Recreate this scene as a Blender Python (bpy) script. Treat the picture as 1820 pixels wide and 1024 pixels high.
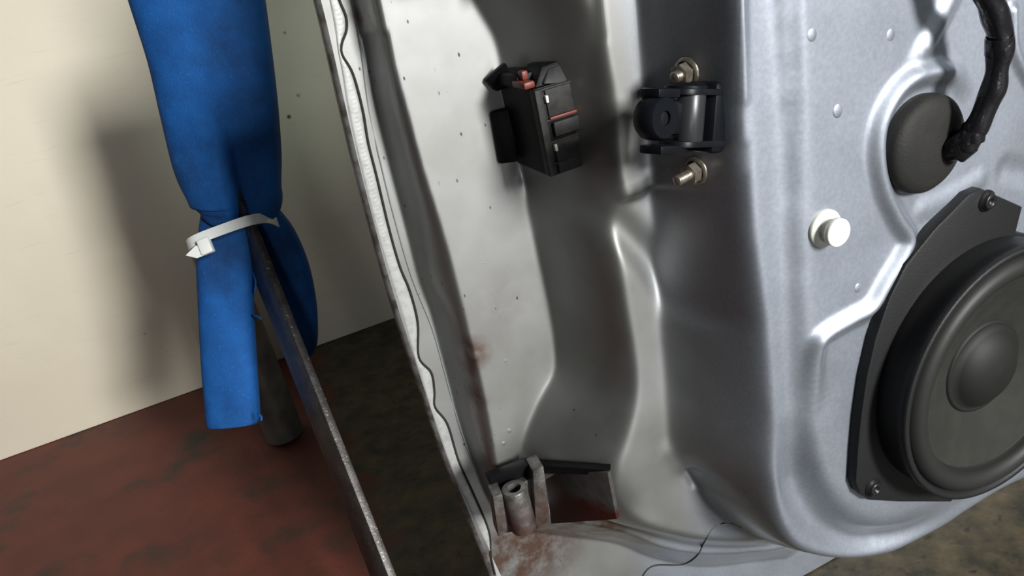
import bpy, bmesh, math, random
import numpy as np
from mathutils import Vector, Matrix, noise as mnoise

random.seed(7); np.random.seed(7)
for o in list(bpy.data.objects):
    bpy.data.objects.remove(o)
scene = bpy.context.scene
COL = scene.collection

# ------------------------------------------------------------------ camera
F = 1400.0                       # focal length in pixels of the 1820 x 1024 frame
CX, CY = 910.0, 512.0
CAMH = 0.665
dn = np.array([685.0, 2988.0, 1400.0]); dn /= np.linalg.norm(dn)     # world down, in camera axes (x right, y down, z forward)
fh = np.array([0, 0, 1.0]) - dn[2] * dn; fh /= np.linalg.norm(fh)
rh = np.cross(dn, fh)
RW = np.array([rh, fh, -dn])     # camera axes -> world
C0 = np.array([0, 0, CAMH])
cam_d = bpy.data.cameras.new('camera'); cam = bpy.data.objects.new('camera', cam_d); COL.objects.link(cam)
cam_d.sensor_fit = 'HORIZONTAL'; cam_d.sensor_width = 36.0; cam_d.lens = 36.0 * F / 1820.0
cam_d.clip_start = 0.02
m3 = np.column_stack([RW @ np.array([1, 0, 0]), RW @ np.array([0, -1, 0]), RW @ np.array([0, 0, -1])])
M = Matrix([[*m3[i], C0[i]] for i in range(3)] + [[0, 0, 0, 1]])
cam.matrix_world = M
scene.camera = cam

# ------------------------------------------------------------------ world and light
world = bpy.data.worlds.new('world'); scene.world = world; world.use_nodes = True
bg = world.node_tree.nodes['Background']
bg.inputs[0].default_value = (0.78, 0.86, 0.95, 1); bg.inputs[1].default_value = 0.02

def area(name, loc, target, sx, sy, power, col):
    d = bpy.data.lights.new(name, 'AREA'); d.shape = 'RECTANGLE'; d.size = sx; d.size_y = sy
    d.energy = power; d.color = col
    o = bpy.data.objects.new(name, d); COL.objects.link(o)
    o.location = loc
    o.rotation_euler = (Vector(target) - Vector(loc)).to_track_quat('-Z', 'Y').to_euler()
    return o
def from_dir(az, el, dist, tgt=(0.1, 0.42, 0.35)):       # azimuth: degrees to the right of "behind the camera"
    a, e = math.radians(az), math.radians(el)
    return (tgt[0] + dist * math.sin(a) * math.cos(e), tgt[1] - dist * math.cos(a) * math.cos(e), tgt[2] + dist * math.sin(e))
TG = (0.1, 0.42, 0.35)
area('doorway_light', from_dir(33, 22.5, 4.0), TG, 0.6, 0.9, 290, (1.0, 0.99, 0.97))
area('side_fill', from_dir(62, 35, 3.5), TG, 1.2, 1.0, 22, (0.92, 0.97, 1.0))  # added weak fill from the right, no visible source
area('edge_highlight_fill', from_dir(4, 4, 4.0), TG, 0.4, 0.7, 15, (0.95, 0.98, 1.0))  # added low light behind the camera for highlights along the pressed edges

vs = scene.view_settings
vs.view_transform = 'Standard'; vs.look = 'None'; vs.gamma = 1.0; vs.use_curve_mapping = False
vs.exposure = 0.0

# ------------------------------------------------------------------ pixel helpers
def ray(px, py):
    return RW @ np.array([(px - CX), (py - CY), F])
def at(px, py, Z):                                        # point at depth Z along the optical axis
    return C0 + ray(px, py) * (Z / F)
NA = np.array([0.326, -0.945, 0.0]); NA /= np.linalg.norm(NA)    # normal of the inner door panel
UA = np.array([-NA[1], NA[0], 0.0])                              # along the door, towards its rear
ZA = np.array([0, 0, 1.0])
REF = at(1475, 405, 0.42)                                        # the white clip on the panel fixes the door's distance
def W(s, z, p):                                                  # door coordinates -> world
    b = REF + UA * s + NA * p
    return np.array([b[0], b[1], z])
def SZ(px, py, p):                                               # pixel on the plane p -> (s, z)
    v = ray(px, py); t = (NA @ (REF + NA * p - C0)) / (NA @ v)
    q = C0 + v * t
    return ((q - REF) @ UA, q[2])
def PP(px, py, p):
    s, z = SZ(px, py, p); return W(s, z, p)
def on_floor(px, py, z=0.0):
    v = ray(px, py); t = (z - CAMH) / v[2]; return C0 + v * t

# ------------------------------------------------------------------ object helpers
ORG = {}
def link(o, parent, org):
    COL.objects.link(o)
    ORG[o.name] = np.array(org, float)
    if parent is None:
        o.location = org
    else:
        o.parent = parent; o.location = np.array(org) - ORG[parent.name]
def empty(name, loc, label, cat, group=None):
    o = bpy.data.objects.new(name, None); o.empty_display_size = 0.05
    link(o, None, loc); o['label'] = label; o['category'] = cat
    if group: o['group'] = group
    return o
def mesh(name, V, Fc, mat, parent=None, smooth=True, label=None, auto=None):
    V = np.array(V, float); org = V.mean(0) if len(V) else np.zeros(3)
    me = bpy.data.meshes.new(name)
    me.from_pydata((V - org).tolist(), [], [tuple(int(i) for i in f) for f in Fc])
    if smooth and auto is None:
        me.polygons.foreach_set('use_smooth', [True] * len(me.polygons))
    me.materials.append(mat); me.update()
    o = bpy.data.objects.new(name, me); link(o, parent, org)
    if auto is not None:
        bm = bmesh.new(); bm.from_mesh(me)
        bmesh.ops.recalc_face_normals(bm, faces=bm.faces)
        for f in bm.faces: f.smooth = True
        for e in bm.edges:
            if len(e.link_faces) == 2 and e.calc_face_angle(0) > math.radians(auto): e.smooth = False
        bm.to_mesh(me); bm.free()
    if label: o['label'] = label
    return o
def top(o, label, cat, group=None):
    o['label'] = label; o['category'] = cat
    if group: o['group'] = group
    return o

def frame(n, up=ZA):
    n = np.array(n, float); n /= np.linalg.norm(n)
    x = np.cross(up, n); x /= np.linalg.norm(x)
    return x, np.cross(n, x), n
def box(c, ax, half, bev=0.0, seg=2):
    """bevelled box, centre c, axes ax (3 unit vectors), half sizes"""
    bm = bmesh.new()
    bmesh.ops.create_cube(bm, size=1)
    for v in bm.verts: v.co = Vector((v.co.x * 2 * half[0], v.co.y * 2 * half[1], v.co.z * 2 * half[2]))
    if bev > 0:
        bmesh.ops.bevel(bm, geom=list(bm.edges), offset=bev, segments=seg, affect='EDGES', profile=0.5)
    bm.verts.index_update()
    A = np.array(ax).T
    V = [np.array(c) + A @ np.array(v.co) for v in bm.verts]
    Fc = [[v.index for v in f.verts] for f in bm.faces]
    bm.free(); return V, Fc
def hexa(P8, bev=0.0, seg=2):
    """bevelled solid from 4 bottom + 4 top corners"""
    bm = bmesh.new(); vs_ = [bm.verts.new(p) for p in P8]
    for f in ((3, 2, 1, 0), (4, 5, 6, 7), (0, 1, 5, 4), (1, 2, 6, 5), (2, 3, 7, 6), (3, 0, 4, 7)):
        bm.faces.new([vs_[i] for i in f])
    bmesh.ops.recalc_face_normals(bm, faces=bm.faces)
    if bev > 0: bmesh.ops.bevel(bm, geom=list(bm.edges), offset=bev, segments=seg, affect='EDGES', profile=0.5)
    bm.verts.index_update()
    V = [np.array(v.co) for v in bm.verts]; Fc = [[v.index for v in f.verts] for f in bm.faces]
    bm.free(); return V, Fc
def prism(poly, h0, h1, fr, c, bev=0.0, seg=2):
    """polygon (list of 2D in fr x,y) extruded from h0 to h1 along fr z"""
    x, y, n = fr
    bm = bmesh.new()
    a = [bm.verts.new(np.array(c) + x * q[0] + y * q[1] + n * h0) for q in poly]
    b = [bm.verts.new(np.array(c) + x * q[0] + y * q[1] + n * h1) for q in poly]
    k = len(poly)
    bm.faces.new(a[::-1]); bm.faces.new(b)
    for i in range(k): bm.faces.new([a[i], a[(i + 1) % k], b[(i + 1) % k], b[i]])
    bmesh.ops.recalc_face_normals(bm, faces=bm.faces)
    if bev > 0:
        es = [e for e in bm.edges if (e.verts[0] in b and e.verts[1] in b)]
        bmesh.ops.bevel(bm, geom=es, offset=bev, segments=seg, affect='EDGES', profile=0.5)
    bm.verts.index_update()
    V = [np.array(v.co) for v in bm.verts]; Fc = [[v.index for v in f.verts] for f in bm.faces]
    bm.free(); return V, Fc
def lathe(prof, fr, c, n=48):
    """profile [(r,h)] turned about fr z at c"""
    x, y, ax = fr; V = []; Fc = []
    for r, h in prof:
        for k in range(n):
            a = 2 * math.pi * k / n
            V.append(np.array(c) + (x * math.cos(a) + y * math.sin(a)) * max(r, 1e-5) + ax * h)
    for i in range(len(prof) - 1):
        for k in range(n):
            k2 = (k + 1) % n
            Fc.append([i * n + k, i * n + k2, (i + 1) * n + k2, (i + 1) * n + k])
    return V, Fc
def catmull(P, m=6):
    P = [np.array(p, float) for p in P]
    Q = [2 * P[0] - P[1]] + P + [2 * P[-1] - P[-2]]
    out = []
    for i in range(1, len(Q) - 2):
        for k in range(m):
            t = k / m; a, b, c, d = Q[i - 1], Q[i], Q[i + 1], Q[i + 2]
            out.append(0.5 * (2 * b + (c - a) * t + (2 * a - 5 * b + 4 * c - d) * t * t + (3 * b - a - 3 * c + d) * t ** 3))
    out.append(P[-1]); return out
def tube(P, R, n=10, cap=True):
    P = [np.array(p, float) for p in P]; V = []; Fc = []
    if np.isscalar(R): R = [R] * len(P)
    ref = None
    for i, p in enumerate(P):
        t = P[min(i + 1, len(P) - 1)] - P[max(i - 1, 0)]; t /= (np.linalg.norm(t) + 1e-12)
        if ref is None:
            ref = np.cross(t, [0.3, 0.9, 0.2]); ref /= np.linalg.norm(ref)
        ref = ref - t * (ref @ t); ref /= np.linalg.norm(ref)
        b = np.cross(t, ref)
        for k in range(n):
            a = 2 * math.pi * k / n
            V.append(p + (ref * math.cos(a) + b * math.sin(a)) * R[i])
    for i in range(len(P) - 1):
        for k in range(n):
            k2 = (k + 1) % n
            Fc.append([i * n + k, i * n + k2, (i + 1) * n + k2, (i + 1) * n + k])
    if cap:
        Fc.append(list(range(n))[::-1]); Fc.append([(len(P) - 1) * n + k for k in range(n)])
    return V, Fc
def merge(*parts):
    V = []; Fc = []
    for v, f in parts:
        b = len(V); V += list(v); Fc += [[i + b for i in q] for q in f]
    return V, Fc

# ------------------------------------------------------------------ materials
def mat(name, col, rough=0.5, metal=0.0, col2=None, scale=20.0, lo=0.4, hi=0.65, bump=0.0, bscale=200.0, coat=0.0, coat_r=0.1, spec=0.5, detail=6.0, trans=0.0, sss=0.0):
    m = bpy.data.materials.new(name); m.use_nodes = True
    nt = m.node_tree; b = nt.nodes['Principled BSDF']
    b.inputs['Base Color'].default_value = (*col, 1); b.inputs['Roughness'].default_value = rough
    b.inputs['Metallic'].default_value = metal; b.inputs['Coat Weight'].default_value = coat
    b.inputs['Coat Roughness'].default_value = coat_r; b.inputs['Specular IOR Level'].default_value = spec
    b.inputs['Transmission Weight'].default_value = trans
    if sss: b.inputs['Subsurface Weight'].default_value = sss; b.inputs['Subsurface Radius'].default_value = (0.004, 0.004, 0.004)
    g = nt.nodes.new('ShaderNodeNewGeometry')
    if col2 is not None:
        n = nt.nodes.new('ShaderNodeTexNoise'); n.inputs['Scale'].default_value = scale; n.inputs['Detail'].default_value = detail
        r = nt.nodes.new('ShaderNodeMapRange'); r.inputs[1].default_value = lo; r.inputs[2].default_value = hi
        x = nt.nodes.new('ShaderNodeMix'); x.data_type = 'RGBA'
        x.inputs[6].default_value = (*col, 1); x.inputs[7].default_value = (*col2, 1)
        nt.links.new(g.outputs['Position'], n.inputs['Vector']); nt.links.new(n.outputs['Fac'], r.inputs[0])
        nt.links.new(r.outputs[0], x.inputs[0]); nt.links.new(x.outputs[2], b.inputs['Base Color'])
    if bump:
        n = nt.nodes.new('ShaderNodeTexNoise'); n.inputs['Scale'].default_value = bscale; n.inputs['Detail'].default_value = 4
        bp = nt.nodes.new('ShaderNodeBump'); bp.inputs['Strength'].default_value = bump; bp.inputs['Distance'].default_value = 0.001
        nt.links.new(g.outputs['Position'], n.inputs['Vector']); nt.links.new(n.outputs['Fac'], bp.inputs['Height'])
        nt.links.new(bp.outputs[0], b.inputs['Normal'])
    return m

class NT:
    """small node builder"""
    def __init__(s, m): s.nt = m.node_tree; s.b = s.nt.nodes['Principled BSDF']; s.g = s.nt.nodes.new('ShaderNodeNewGeometry')
    def pos(s): return s.g.outputs['Position']
    def lk(s, a, b): s.nt.links.new(a, b)
    def noise(s, scale, detail=6, vec=None, rough=0.5):
        n = s.nt.nodes.new('ShaderNodeTexNoise'); n.inputs['Scale'].default_value = scale; n.inputs['Detail'].default_value = detail; n.inputs['Roughness'].default_value = rough
        s.lk(vec or s.pos(), n.inputs['Vector']); return n.outputs['Fac']
    def rng(s, v, a, b, c=0.0, d=1.0):
        r = s.nt.nodes.new('ShaderNodeMapRange'); r.inputs[1].default_value = a; r.inputs[2].default_value = b; r.inputs[3].default_value = c; r.inputs[4].default_value = d
        s.lk(v, r.inputs[0]); return r.outputs[0]
    def math(s, op, a, b=None):
        n = s.nt.nodes.new('ShaderNodeMath'); n.operation = op
        for i, v in enumerate((a, b)):
            if v is None: continue
            if isinstance(v, (int, float)): n.inputs[i].default_value = v
            else: s.lk(v, n.inputs[i])
        return n.outputs[0]
    def mix(s, f, a, b):
        x = s.nt.nodes.new('ShaderNodeMix'); x.data_type = 'RGBA'
        s.lk(f, x.inputs[0])
        for i, v in ((6, a), (7, b)):
            if isinstance(v, tuple): x.inputs[i].default_value = (*v, 1)
            else: s.lk(v, x.inputs[i])
        return x.outputs[2]
    def blob(s, p, r0, r1):
        """1 inside r0 of p, 0 past r1"""
        d = s.nt.nodes.new('ShaderNodeVectorMath'); d.operation = 'DISTANCE'; s.lk(s.pos(), d.inputs[0]); d.inputs[1].default_value = tuple(p)
        return s.rng(d.outputs['Value'], r1, r0)
    def bump(s, h, strength, dist=0.001):
        bp = s.nt.nodes.new('ShaderNodeBump'); bp.inputs['Strength'].default_value = strength; bp.inputs['Distance'].default_value = dist
        s.lk(h, bp.inputs['Height']); s.lk(bp.outputs[0], s.b.inputs['Normal'])
    def dot(s, v):
        d = s.nt.nodes.new('ShaderNodeVectorMath'); d.operation = 'DOT_PRODUCT'; s.lk(s.pos(), d.inputs[0]); d.inputs[1].default_value = tuple(v)
        return d.outputs['Value']

M_black = mat('black_plastic', (0.004, 0.004, 0.005), 0.5, spec=0.14, bump=0.15, bscale=900)
M_rubber = mat('dark_rubber', (0.015, 0.015, 0.0145), 0.65, spec=0.25, col2=(0.021, 0.020, 0.018), scale=60, bump=0.2, bscale=700)
M_blackmetal = mat('black_coated_steel', (0.005, 0.006, 0.008), 0.4, 0.0, spec=0.16)
M_steel = mat('worn_pin_steel', (0.30, 0.31, 0.33), 0.35, 0.9)
M_zinc = mat('yellowed_zinc', (0.42, 0.38, 0.32), 0.35, 0.85, col2=(0.28, 0.24, 0.19), scale=300)
M_greyplastic = mat('grey_connector_plastic', (0.017, 0.017, 0.018), 0.55, col2=(0.030, 0.028, 0.026), scale=200, spec=0.2)
M_redplastic = mat('red_lock_plastic', (0.13, 0.022, 0.014), 0.5)
M_white = mat('white_nylon', (0.82, 0.82, 0.76), 0.4, sss=0.2)
M_whitebase = mat('cream_nylon', (0.66, 0.67, 0.60), 0.5)
M_tie = mat('cable_tie_nylon', (0.62, 0.64, 0.62), 0.35, sss=0.3)
M_tape = mat('black_pvc_tape', (0.010, 0.010, 0.012), 0.25, bump=0.35, bscale=350)
M_cone = mat('speaker_cone', (0.018, 0.0185, 0.0155), 0.75, spec=0.25, col2=(0.023, 0.023, 0.0195), scale=80, bump=0.2, bscale=900)
M_cap = mat('dust_cap_paper', (0.010, 0.010, 0.009), 0.6, spec=0.3)
M_spk = mat('speaker_plastic', (0.011, 0.0113, 0.012), 0.5, spec=0.3, bump=0.2, bscale=1100)
M_dark = mat('seam_crack', (0.012, 0.012, 0.012), 0.8)
M_sealer = mat('seam_sealer', (0.42, 0.43, 0.42), 0.45, 0.3, col2=(0.33, 0.33, 0.32), scale=220, lo=0.45, hi=0.7)
M_line = mat('flange_line', (0.16, 0.19, 0.19), 0.6)
M_skin = mat('outer_skin_edge', (0.20, 0.20, 0.20), 0.45, 0.5, col2=(0.08, 0.07, 0.06), scale=120)
M_screw = mat('black_screw', (0.02, 0.02, 0.022), 0.35, 0.4)

# ------------------------------------------------------------------ room
W0, W1 = on_floor(0, 820), on_floor(700, 567)
wd = (W1 - W0); wd[2] = 0; wd /= np.linalg.norm(wd); wn = np.array([wd[1], -wd[0], 0.0])      # wall direction, normal to the room

m = bpy.data.materials.new('floor_paint_and_dirt'); m.use_nodes = True; n = NT(m)
fa, fb = on_floor(560, 640), on_floor(705, 1010)
fd = (fb - fa); fd /= np.linalg.norm(fd); fnm = np.array([fd[1], -fd[0], 0]); 
if fnm @ np.array([1, 0, 0]) < 0: fnm = -fnm
edge = n.math('ADD', n.math('SUBTRACT', n.dot(fnm), float(fa @ fnm)), n.rng(n.noise(9), 0.2, 0.8, -0.05, 0.05))
red = n.mix(n.rng(n.noise(14), 0.35, 0.75), (0.128, 0.030, 0.020), (0.082, 0.020, 0.014))
grime = n.rng(n.noise(7.5, 8, rough=0.62), 0.53, 0.68)
red = n.mix(grime, red, (0.030, 0.022, 0.014))
dirt = n.mix(n.rng(n.noise(26, 8, rough=0.65), 0.38, 0.66), (0.030, 0.027, 0.016), (0.105, 0.082, 0.045))
dirt = n.mix(n.rng(n.noise(70, 5), 0.60, 0.72), dirt, (0.022, 0.016, 0.010))
near = n.math('ADD', n.dot((0, 1, 0)), n.rng(n.noise(8), 0.2, 0.8, -0.06, 0.06))      # floor near the camera, painted darker to dim its reflection in the door
near_dark = n.mix(n.rng(n.noise(11, 7), 0.4, 0.65), (0.026, 0.021, 0.015), (0.014, 0.011, 0.009))
fc = n.mix(n.rng(edge, -0.01, 0.01), red, dirt)
fc = n.mix(n.rng(near, 0.40, 0.34), fc, near_dark)
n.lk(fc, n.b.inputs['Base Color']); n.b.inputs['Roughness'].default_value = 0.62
n.bump(n.noise(120, 6), 0.35, 0.002)
M_floor = m
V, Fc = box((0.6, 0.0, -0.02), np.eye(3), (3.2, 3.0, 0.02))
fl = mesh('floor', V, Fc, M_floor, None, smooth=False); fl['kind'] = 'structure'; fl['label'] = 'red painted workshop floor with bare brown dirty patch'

m = bpy.data.materials.new('cream_wall_paint'); m.use_nodes = True; n = NT(m)
base = n.mix(n.rng(n.noise(3.0, 4), 0.35, 0.7), (0.66, 0.61, 0.49), (0.59, 0.54, 0.43))
sp = n.nt.nodes.new('ShaderNodeTexVoronoi'); sp.inputs['Scale'].default_value = 17; n.lk(n.pos(), sp.inputs['Vector'])
spk = n.math('MULTIPLY', n.rng(sp.outputs['Distance'], 0.085, 0.05), n.rng(n.noise(31, 2), 0.5, 0.58))
base = n.mix(spk, base, (0.10, 0.07, 0.05))
st = n.nt.nodes.new('ShaderNodeMapping'); st.inputs['Scale'].default_value = (3, 3, 40); n.lk(n.pos(), st.inputs['Vector'])
base = n.mix(n.rng(n.noise(6, 5, vec=st.outputs[0]), 0.62, 0.80, 0, 0.35), base, (0.40, 0.35, 0.26))
n.lk(base, n.b.inputs['Base Color']); n.b.inputs['Roughness'].default_value = 0.55
n.bump(n.noise(160, 4), 0.15, 0.001)
M_wall = m
wc = (W0 + W1) / 2 - wn * 0.06
WH, WL, WRt = 1.15, 0.75, 1.6          # panel wall: height, extent to the left and right of its middle
V, Fc = box(wc + np.array([0, 0, WH / 2]) + wd * (WRt - WL) / 2, (wd, wn, ZA), ((WRt + WL) / 2, 0.06, WH / 2), 0.004)
wl = mesh('wall_left', V, Fc, M_wall, None, auto=40); wl['kind'] = 'structure'; wl['label'] = 'cream painted wall with small dark scuffs'

# ------------------------------------------------------------------ the car door: stepped inner pressing
PF, PL, PG, PR = -0.183, -0.145, -0.073, -0.007         # flange, plateau, ledge, rim of the inner panel (0 = panel field)
EDGE = [(567, 0), (599, 146), (633, 293), (687, 498), (720, 601), (790, 814), (875, 1022)]
F1 = [(648, -60), (652, 0), (655, 29), (667, 161), (692, 273), (721, 390), (748, 498), (768, 551), (796, 657), (824, 764), (849, 831), (872, 890), (906, 935), (960, 945), (1040, 955), (1100, 965), (1160, 990), (1240, 1006), (1330, 998), (1420, 978)]
P1 = [(650, -60), (664, 0), (672, 29), (696, 122), (721, 205), (745, 293), (770, 371), (794, 449), (816, 534), (835, 612), (855, 691), (872, 781), (880, 831), (893, 880), (920, 915), (980, 925), (1060, 935), (1120, 950), (1180, 975), (1260, 985), (1340, 980), (1420, 965)]
F2 = [(820, -60), (848, 0), (866, 29), (888, 75), (908, 180), (936, 317), (945, 371), (960, 439), (981, 540), (992, 618), (989, 663), (964, 708), (938, 770), (932, 809), (936, 855), (962, 888), (1020, 905), (1080, 920), (1150, 945), (1260, 968), (1400, 955)]
P2 = [(1020, -60), (1045, 0), (1069, 93), (1086, 176), (1094, 259), (1096, 330), (1098, 420), (1105, 500), (1118, 580), (1130, 660), (1128, 720), (1112, 790), (1100, 830), (1098, 870), (1106, 900), (1140, 928), (1200, 947), (1280, 957), (1400, 945)]
F3 = [(1130, -60), (1135, 0), (1140, 100), (1148, 200), (1158, 300), (1172, 400), (1178, 480), (1178, 560), (1184, 640), (1190, 740), (1196, 790), (1226, 830), (1255, 880), (1300, 925), (1350, 955), (1395, 990), (1450, 1012), (1530, 1016)]
P3 = [(1296, -60), (1300, 0), (1320, 195), (1332, 400), (1345, 500), (1359, 613), (1371, 765), (1375, 857), (1380, 915), (1392, 950), (1414, 978), (1450, 991), (1505, 997), (1560, 990), (1607, 976), (1679, 940), (1735, 902), (1830, 850)]
F4 = [(1384, -60), (1388, 0), (1400, 200), (1404, 400), (1408, 600), (1418, 740), (1440, 850), (1480, 915), (1530, 945), (1600, 945), (1670, 915), (1720, 880), (1830, 820)]
P4 = [(1398, -60), (1402, 0), (1416, 200), (1421, 400), (1427, 600), (1437, 740), (1462, 840), (1500, 895), (1545, 920), (1600, 918), (1665, 890), (1720, 850), (1830, 795)]
SR, ZT = 0.60, 0.662
def poly(px, p, tail):
    q = [SZ(x, y, p) for x, y in px]
    q = [(q[0][0], 1.3)] + q + tail + [(1.3, tail[-1][1]), (1.3, 1.3)]
    return np.array(q)
nS, nZ = 650, 530
eg = np.array([SZ(x, y, PF) for x, y in EDGE]); eg = eg[np.argsort(eg[:, 1])]
zz = np.linspace(0.002, ZT, nZ)
sl = np.interp(zz, eg[:, 1], eg[:, 0]); k = 25
sl = np.convolve(np.pad(sl, k, mode='edge'), np.ones(2 * k + 1) / (2 * k + 1), 'valid')
# lower front corner of the skin is rounded
cr = 0.05; sl = sl + np.where(zz < cr, cr - np.sqrt(np.maximum(cr ** 2 - (cr - zz) ** 2, 0)), 0)
uu = np.linspace(0, 1, nS)
GS = sl[:, None] + (SR - sl[:, None]) * uu[None, :]; GZ = np.repeat(zz[:, None], nS, 1)
def seg_dist(S, Zc, q):
    d = np.full(S.shape, 1e9)
    for a, b in zip(q[:-1], q[1:]):
        ab = b - a; L = ab @ ab + 1e-12
        t = np.clip(((S - a[0]) * ab[0] + (Zc - a[1]) * ab[1]) / L, 0, 1)
        d = np.minimum(d, (S - a[0] - t * ab[0]) ** 2 + (Zc - a[1] - t * ab[1]) ** 2)
    return np.sqrt(d)
def inside(S, Zc, q):
    r = np.zeros(S.shape, bool)
    for a, b in zip(q, np.roll(q, -1, 0)):
        if a[1] == b[1]: continue
        c = ((a[1] > Zc) != (b[1] > Zc)) & (S < (b[0] - a[0]) * (Zc - a[1]) / (b[1] - a[1]) + a[0]); r ^= c
    return r
def smooth_poly(q, px_n):
    body = catmull(list(q[1:-2]), 3); return np.array([q[0]] + body + [q[-2], q[-1]])
def terrace(foot, topp, pw=1.0):
    df = seg_dist(GS, GZ, foot); dt = seg_dist(GS, GZ, topp)
    w = df / (df + dt + 1e-9); w = 1 - (1 - w) ** pw; w[~inside(GS, GZ, foot)] = 0; w[inside(GS, GZ, topp)] = 1
    return w
T1 = terrace(smooth_poly(poly(F1, PF, [(0.10, 0.130), (0.30, 0.120)]), 0), smooth_poly(poly(P1, PL, [(0.10, 0.143), (0.30, 0.130)]), 0))
T2 = terrace(smooth_poly(poly(F2, PL, [(0.12, 0.151), (0.30, 0.140)]), 0), smooth_poly(poly(P2, PG, [(0.14, 0.170), (0.30, 0.149)]), 0), 1.35)
T3 = terrace(smooth_poly(poly(F3, PG, [(0.10, 0.185), (0.16, 0.171), (0.30, 0.155)]), 0), smooth_poly(poly(P3, PR, [(0.30, 0.180)]), 0))
T4 = terrace(smooth_poly(poly(F4, PR, [(0.30, 0.195)]), 0), smooth_poly(poly(P4, 0.0, [(0.30, 0.210)]), 0))
def blur(A, sg):
    r = int(3 * sg + 1); x = np.arange(-r, r + 1); kx = np.exp(-x * x / (2 * sg * sg)); kx /= kx.sum()
    B = np.pad(A, r, mode='edge')
    B = np.apply_along_axis(lambda v: np.convolve(v, kx, 'valid'), 1, B)
    return np.apply_along_axis(lambda v: np.convolve(v, kx, 'valid'), 0, B)
GH = PF + (PL - PF) * blur(T1, 1.1) + (PG - PL) * blur(T2, 2.0) + (PR - PG) * blur(T3, 2.6) + (0 - PR) * blur(T4, 3.5)
def ridge(px, p, hw, h, taper=True, m=5):
    q = np.array(catmull([SZ(x, y, p) for x, y in px], m)); d = seg_dist(GS, GZ, q)
    b = np.where(d < hw, 0.5 + 0.5 * np.cos(np.pi * d / hw), 0)
    return h * b
def bead(px, p, hw, h, fade, m=5):
    """a pressed bead whose height runs out over 'fade' points at each end"""
    q = np.array(catmull([SZ(x, y, p) for x, y in px], m)); out = np.zeros(GS.shape); N_ = len(q)
    for i in range(N_ - 1):
        d = seg_dist(GS, GZ, q[i:i + 2]); k = min(1.0, (i + 1) / fade[0], (N_ - 1 - i) / fade[1])
        out = np.maximum(out, np.where(d < hw, (0.5 + 0.5 * np.cos(np.pi * d / hw)) * k, 0))
    return h * out
# beads pressed into the panel
GH += blur(bead([(1712, 160), (1690, 132), (1650, 128), (1600, 152), (1566, 205), (1556, 262), (1566, 330), (1590, 385), (1611, 420), (1602, 450), (1572, 500), (1545, 545), (1510, 566), (1466, 592), (1452, 612), (1449, 660), (1450, 720)], 0, 0.0085, 0.0055, (8, 12)), 0.8)
GH += bead([(1622, 118), (1660, 55), (1706, -40)], 0, 0.0095, 0.0030, (4, 1))
GH += bead([(1412, -40), (1416, 60), (1421, 170), (1424, 260)], 0, 0.0055, -0.0008, (1, 9))
GH += ridge([(1795, 20), (1800, 90), (1830, 150)], 0, 0.006, 0.004)
GH += ridge([(1640, 372), (1690, 350), (1740, 320)], 0, 0.010, 0.0012)
GH += ridge([(1790, 300), (1850, 315)], 0, 0.012, -0.002)
GH += blur(bead([(1402, 770), (1410, 830), (1428, 890), (1462, 935), (1520, 962), (1590, 955), (1650, 930)], PR, 0.016, -0.007, (8, 8)), 2)
# dent across the ledge, foot dimples at the lower corner
GH += blur(ridge([(1040, 340), (1100, 400), (1160, 465), (1200, 530)], PG, 0.014, -0.007), 3)
GH += blur(ridge([(1200, 798), (1212, 815)], PG, 0.013, 0.003), 2.5)
GH += ridge([(1228, 835), (1240, 850)], PG, 0.010, -0.004)
hx_, hz_ = SZ(1010, 885, PL + 0.03)
GH -= 0.018 * np.exp(-(((GS - hx_) / 0.022) ** 2 + ((GZ - hz_) / 0.026) ** 2))       # seat of the hinge leaf
# pad of the check strap, proud of the step face
pad = np.array([SZ(x, y, -0.025) for x, y in ((1150, -40), (1275, -40), (1283, 150), (1284, 300), (1272, 345), (1230, 375), (1190, 392), (1165, 300))])
pi = blur(inside(GS, GZ, pad).astype(float), 1.5); GH += 0.0045 * pi
# shallow waviness of pressed sheet
wv = np.array([[mnoise.noise(Vector((s * 14, z * 9, 0))) for s in np.linspace(-0.2, 0.6, 60)] for z in np.linspace(0, 0.70, 60)])
iy = np.clip((GZ / 0.70 * 59), 0, 58.999); ix = np.clip((GS + 0.2) / 0.8 * 59, 0, 58.999)
y0 = iy.astype(int); x0 = ix.astype(int); fy = iy - y0; fx = ix - x0
GH += 0.0008 * (wv[y0, x0] * (1 - fy) * (1 - fx) + wv[y0 + 1, x0] * fy * (1 - fx) + wv[y0, x0 + 1] * (1 - fy) * fx + wv[y0 + 1, x0 + 1] * fy * fx)
# the speaker needs a hole behind it: recess
def hs(s, z):
    """height of the pressing at (s, z)"""
    j = np.clip((z - zz[0]) / (zz[-1] - zz[0]) * (nZ - 1), 0, nZ - 1.001); j0 = int(j)
    l = sl[j0]; i = np.clip((s - l) / (SR - l) * (nS - 1), 0, nS - 1.001); i0 = int(i)
    a, b = j - j0, i - i0
    return (GH[j0, i0] * (1 - a) * (1 - b) + GH[j0 + 1, i0] * a * (1 - b) + GH[j0, i0 + 1] * (1 - a) * b + GH[j0 + 1, i0 + 1] * a * b)
def surf(px, py, lift=0.0):
    """first point of the pressing on this pixel's ray (found where the ray meets the sheet)"""
    prev = None
    for p in np.arange(0.02, -0.22, -0.0008):
        s, z = SZ(px, py, p)
        if s < -0.235 or z < 0.002: continue
        if hs(s, z) >= p: return W(s, z, p) + NA * lift
    s, z = SZ(px, py, PF); return W(s, z, PF) + NA * lift

DOOR = empty('car_door', W(0.1, 0.0, -0.08), 'silver stripped car door standing on edge, inner side showing', 'car door')

m = bpy.data.materials.new('silver_car_paint'); m.use_nodes = True; n = NT(m)
paint = n.mix(n.rng(n.noise(420, 3), 0.3, 0.7), (0.315, 0.345, 0.40), (0.37, 0.40, 0.45))
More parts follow.
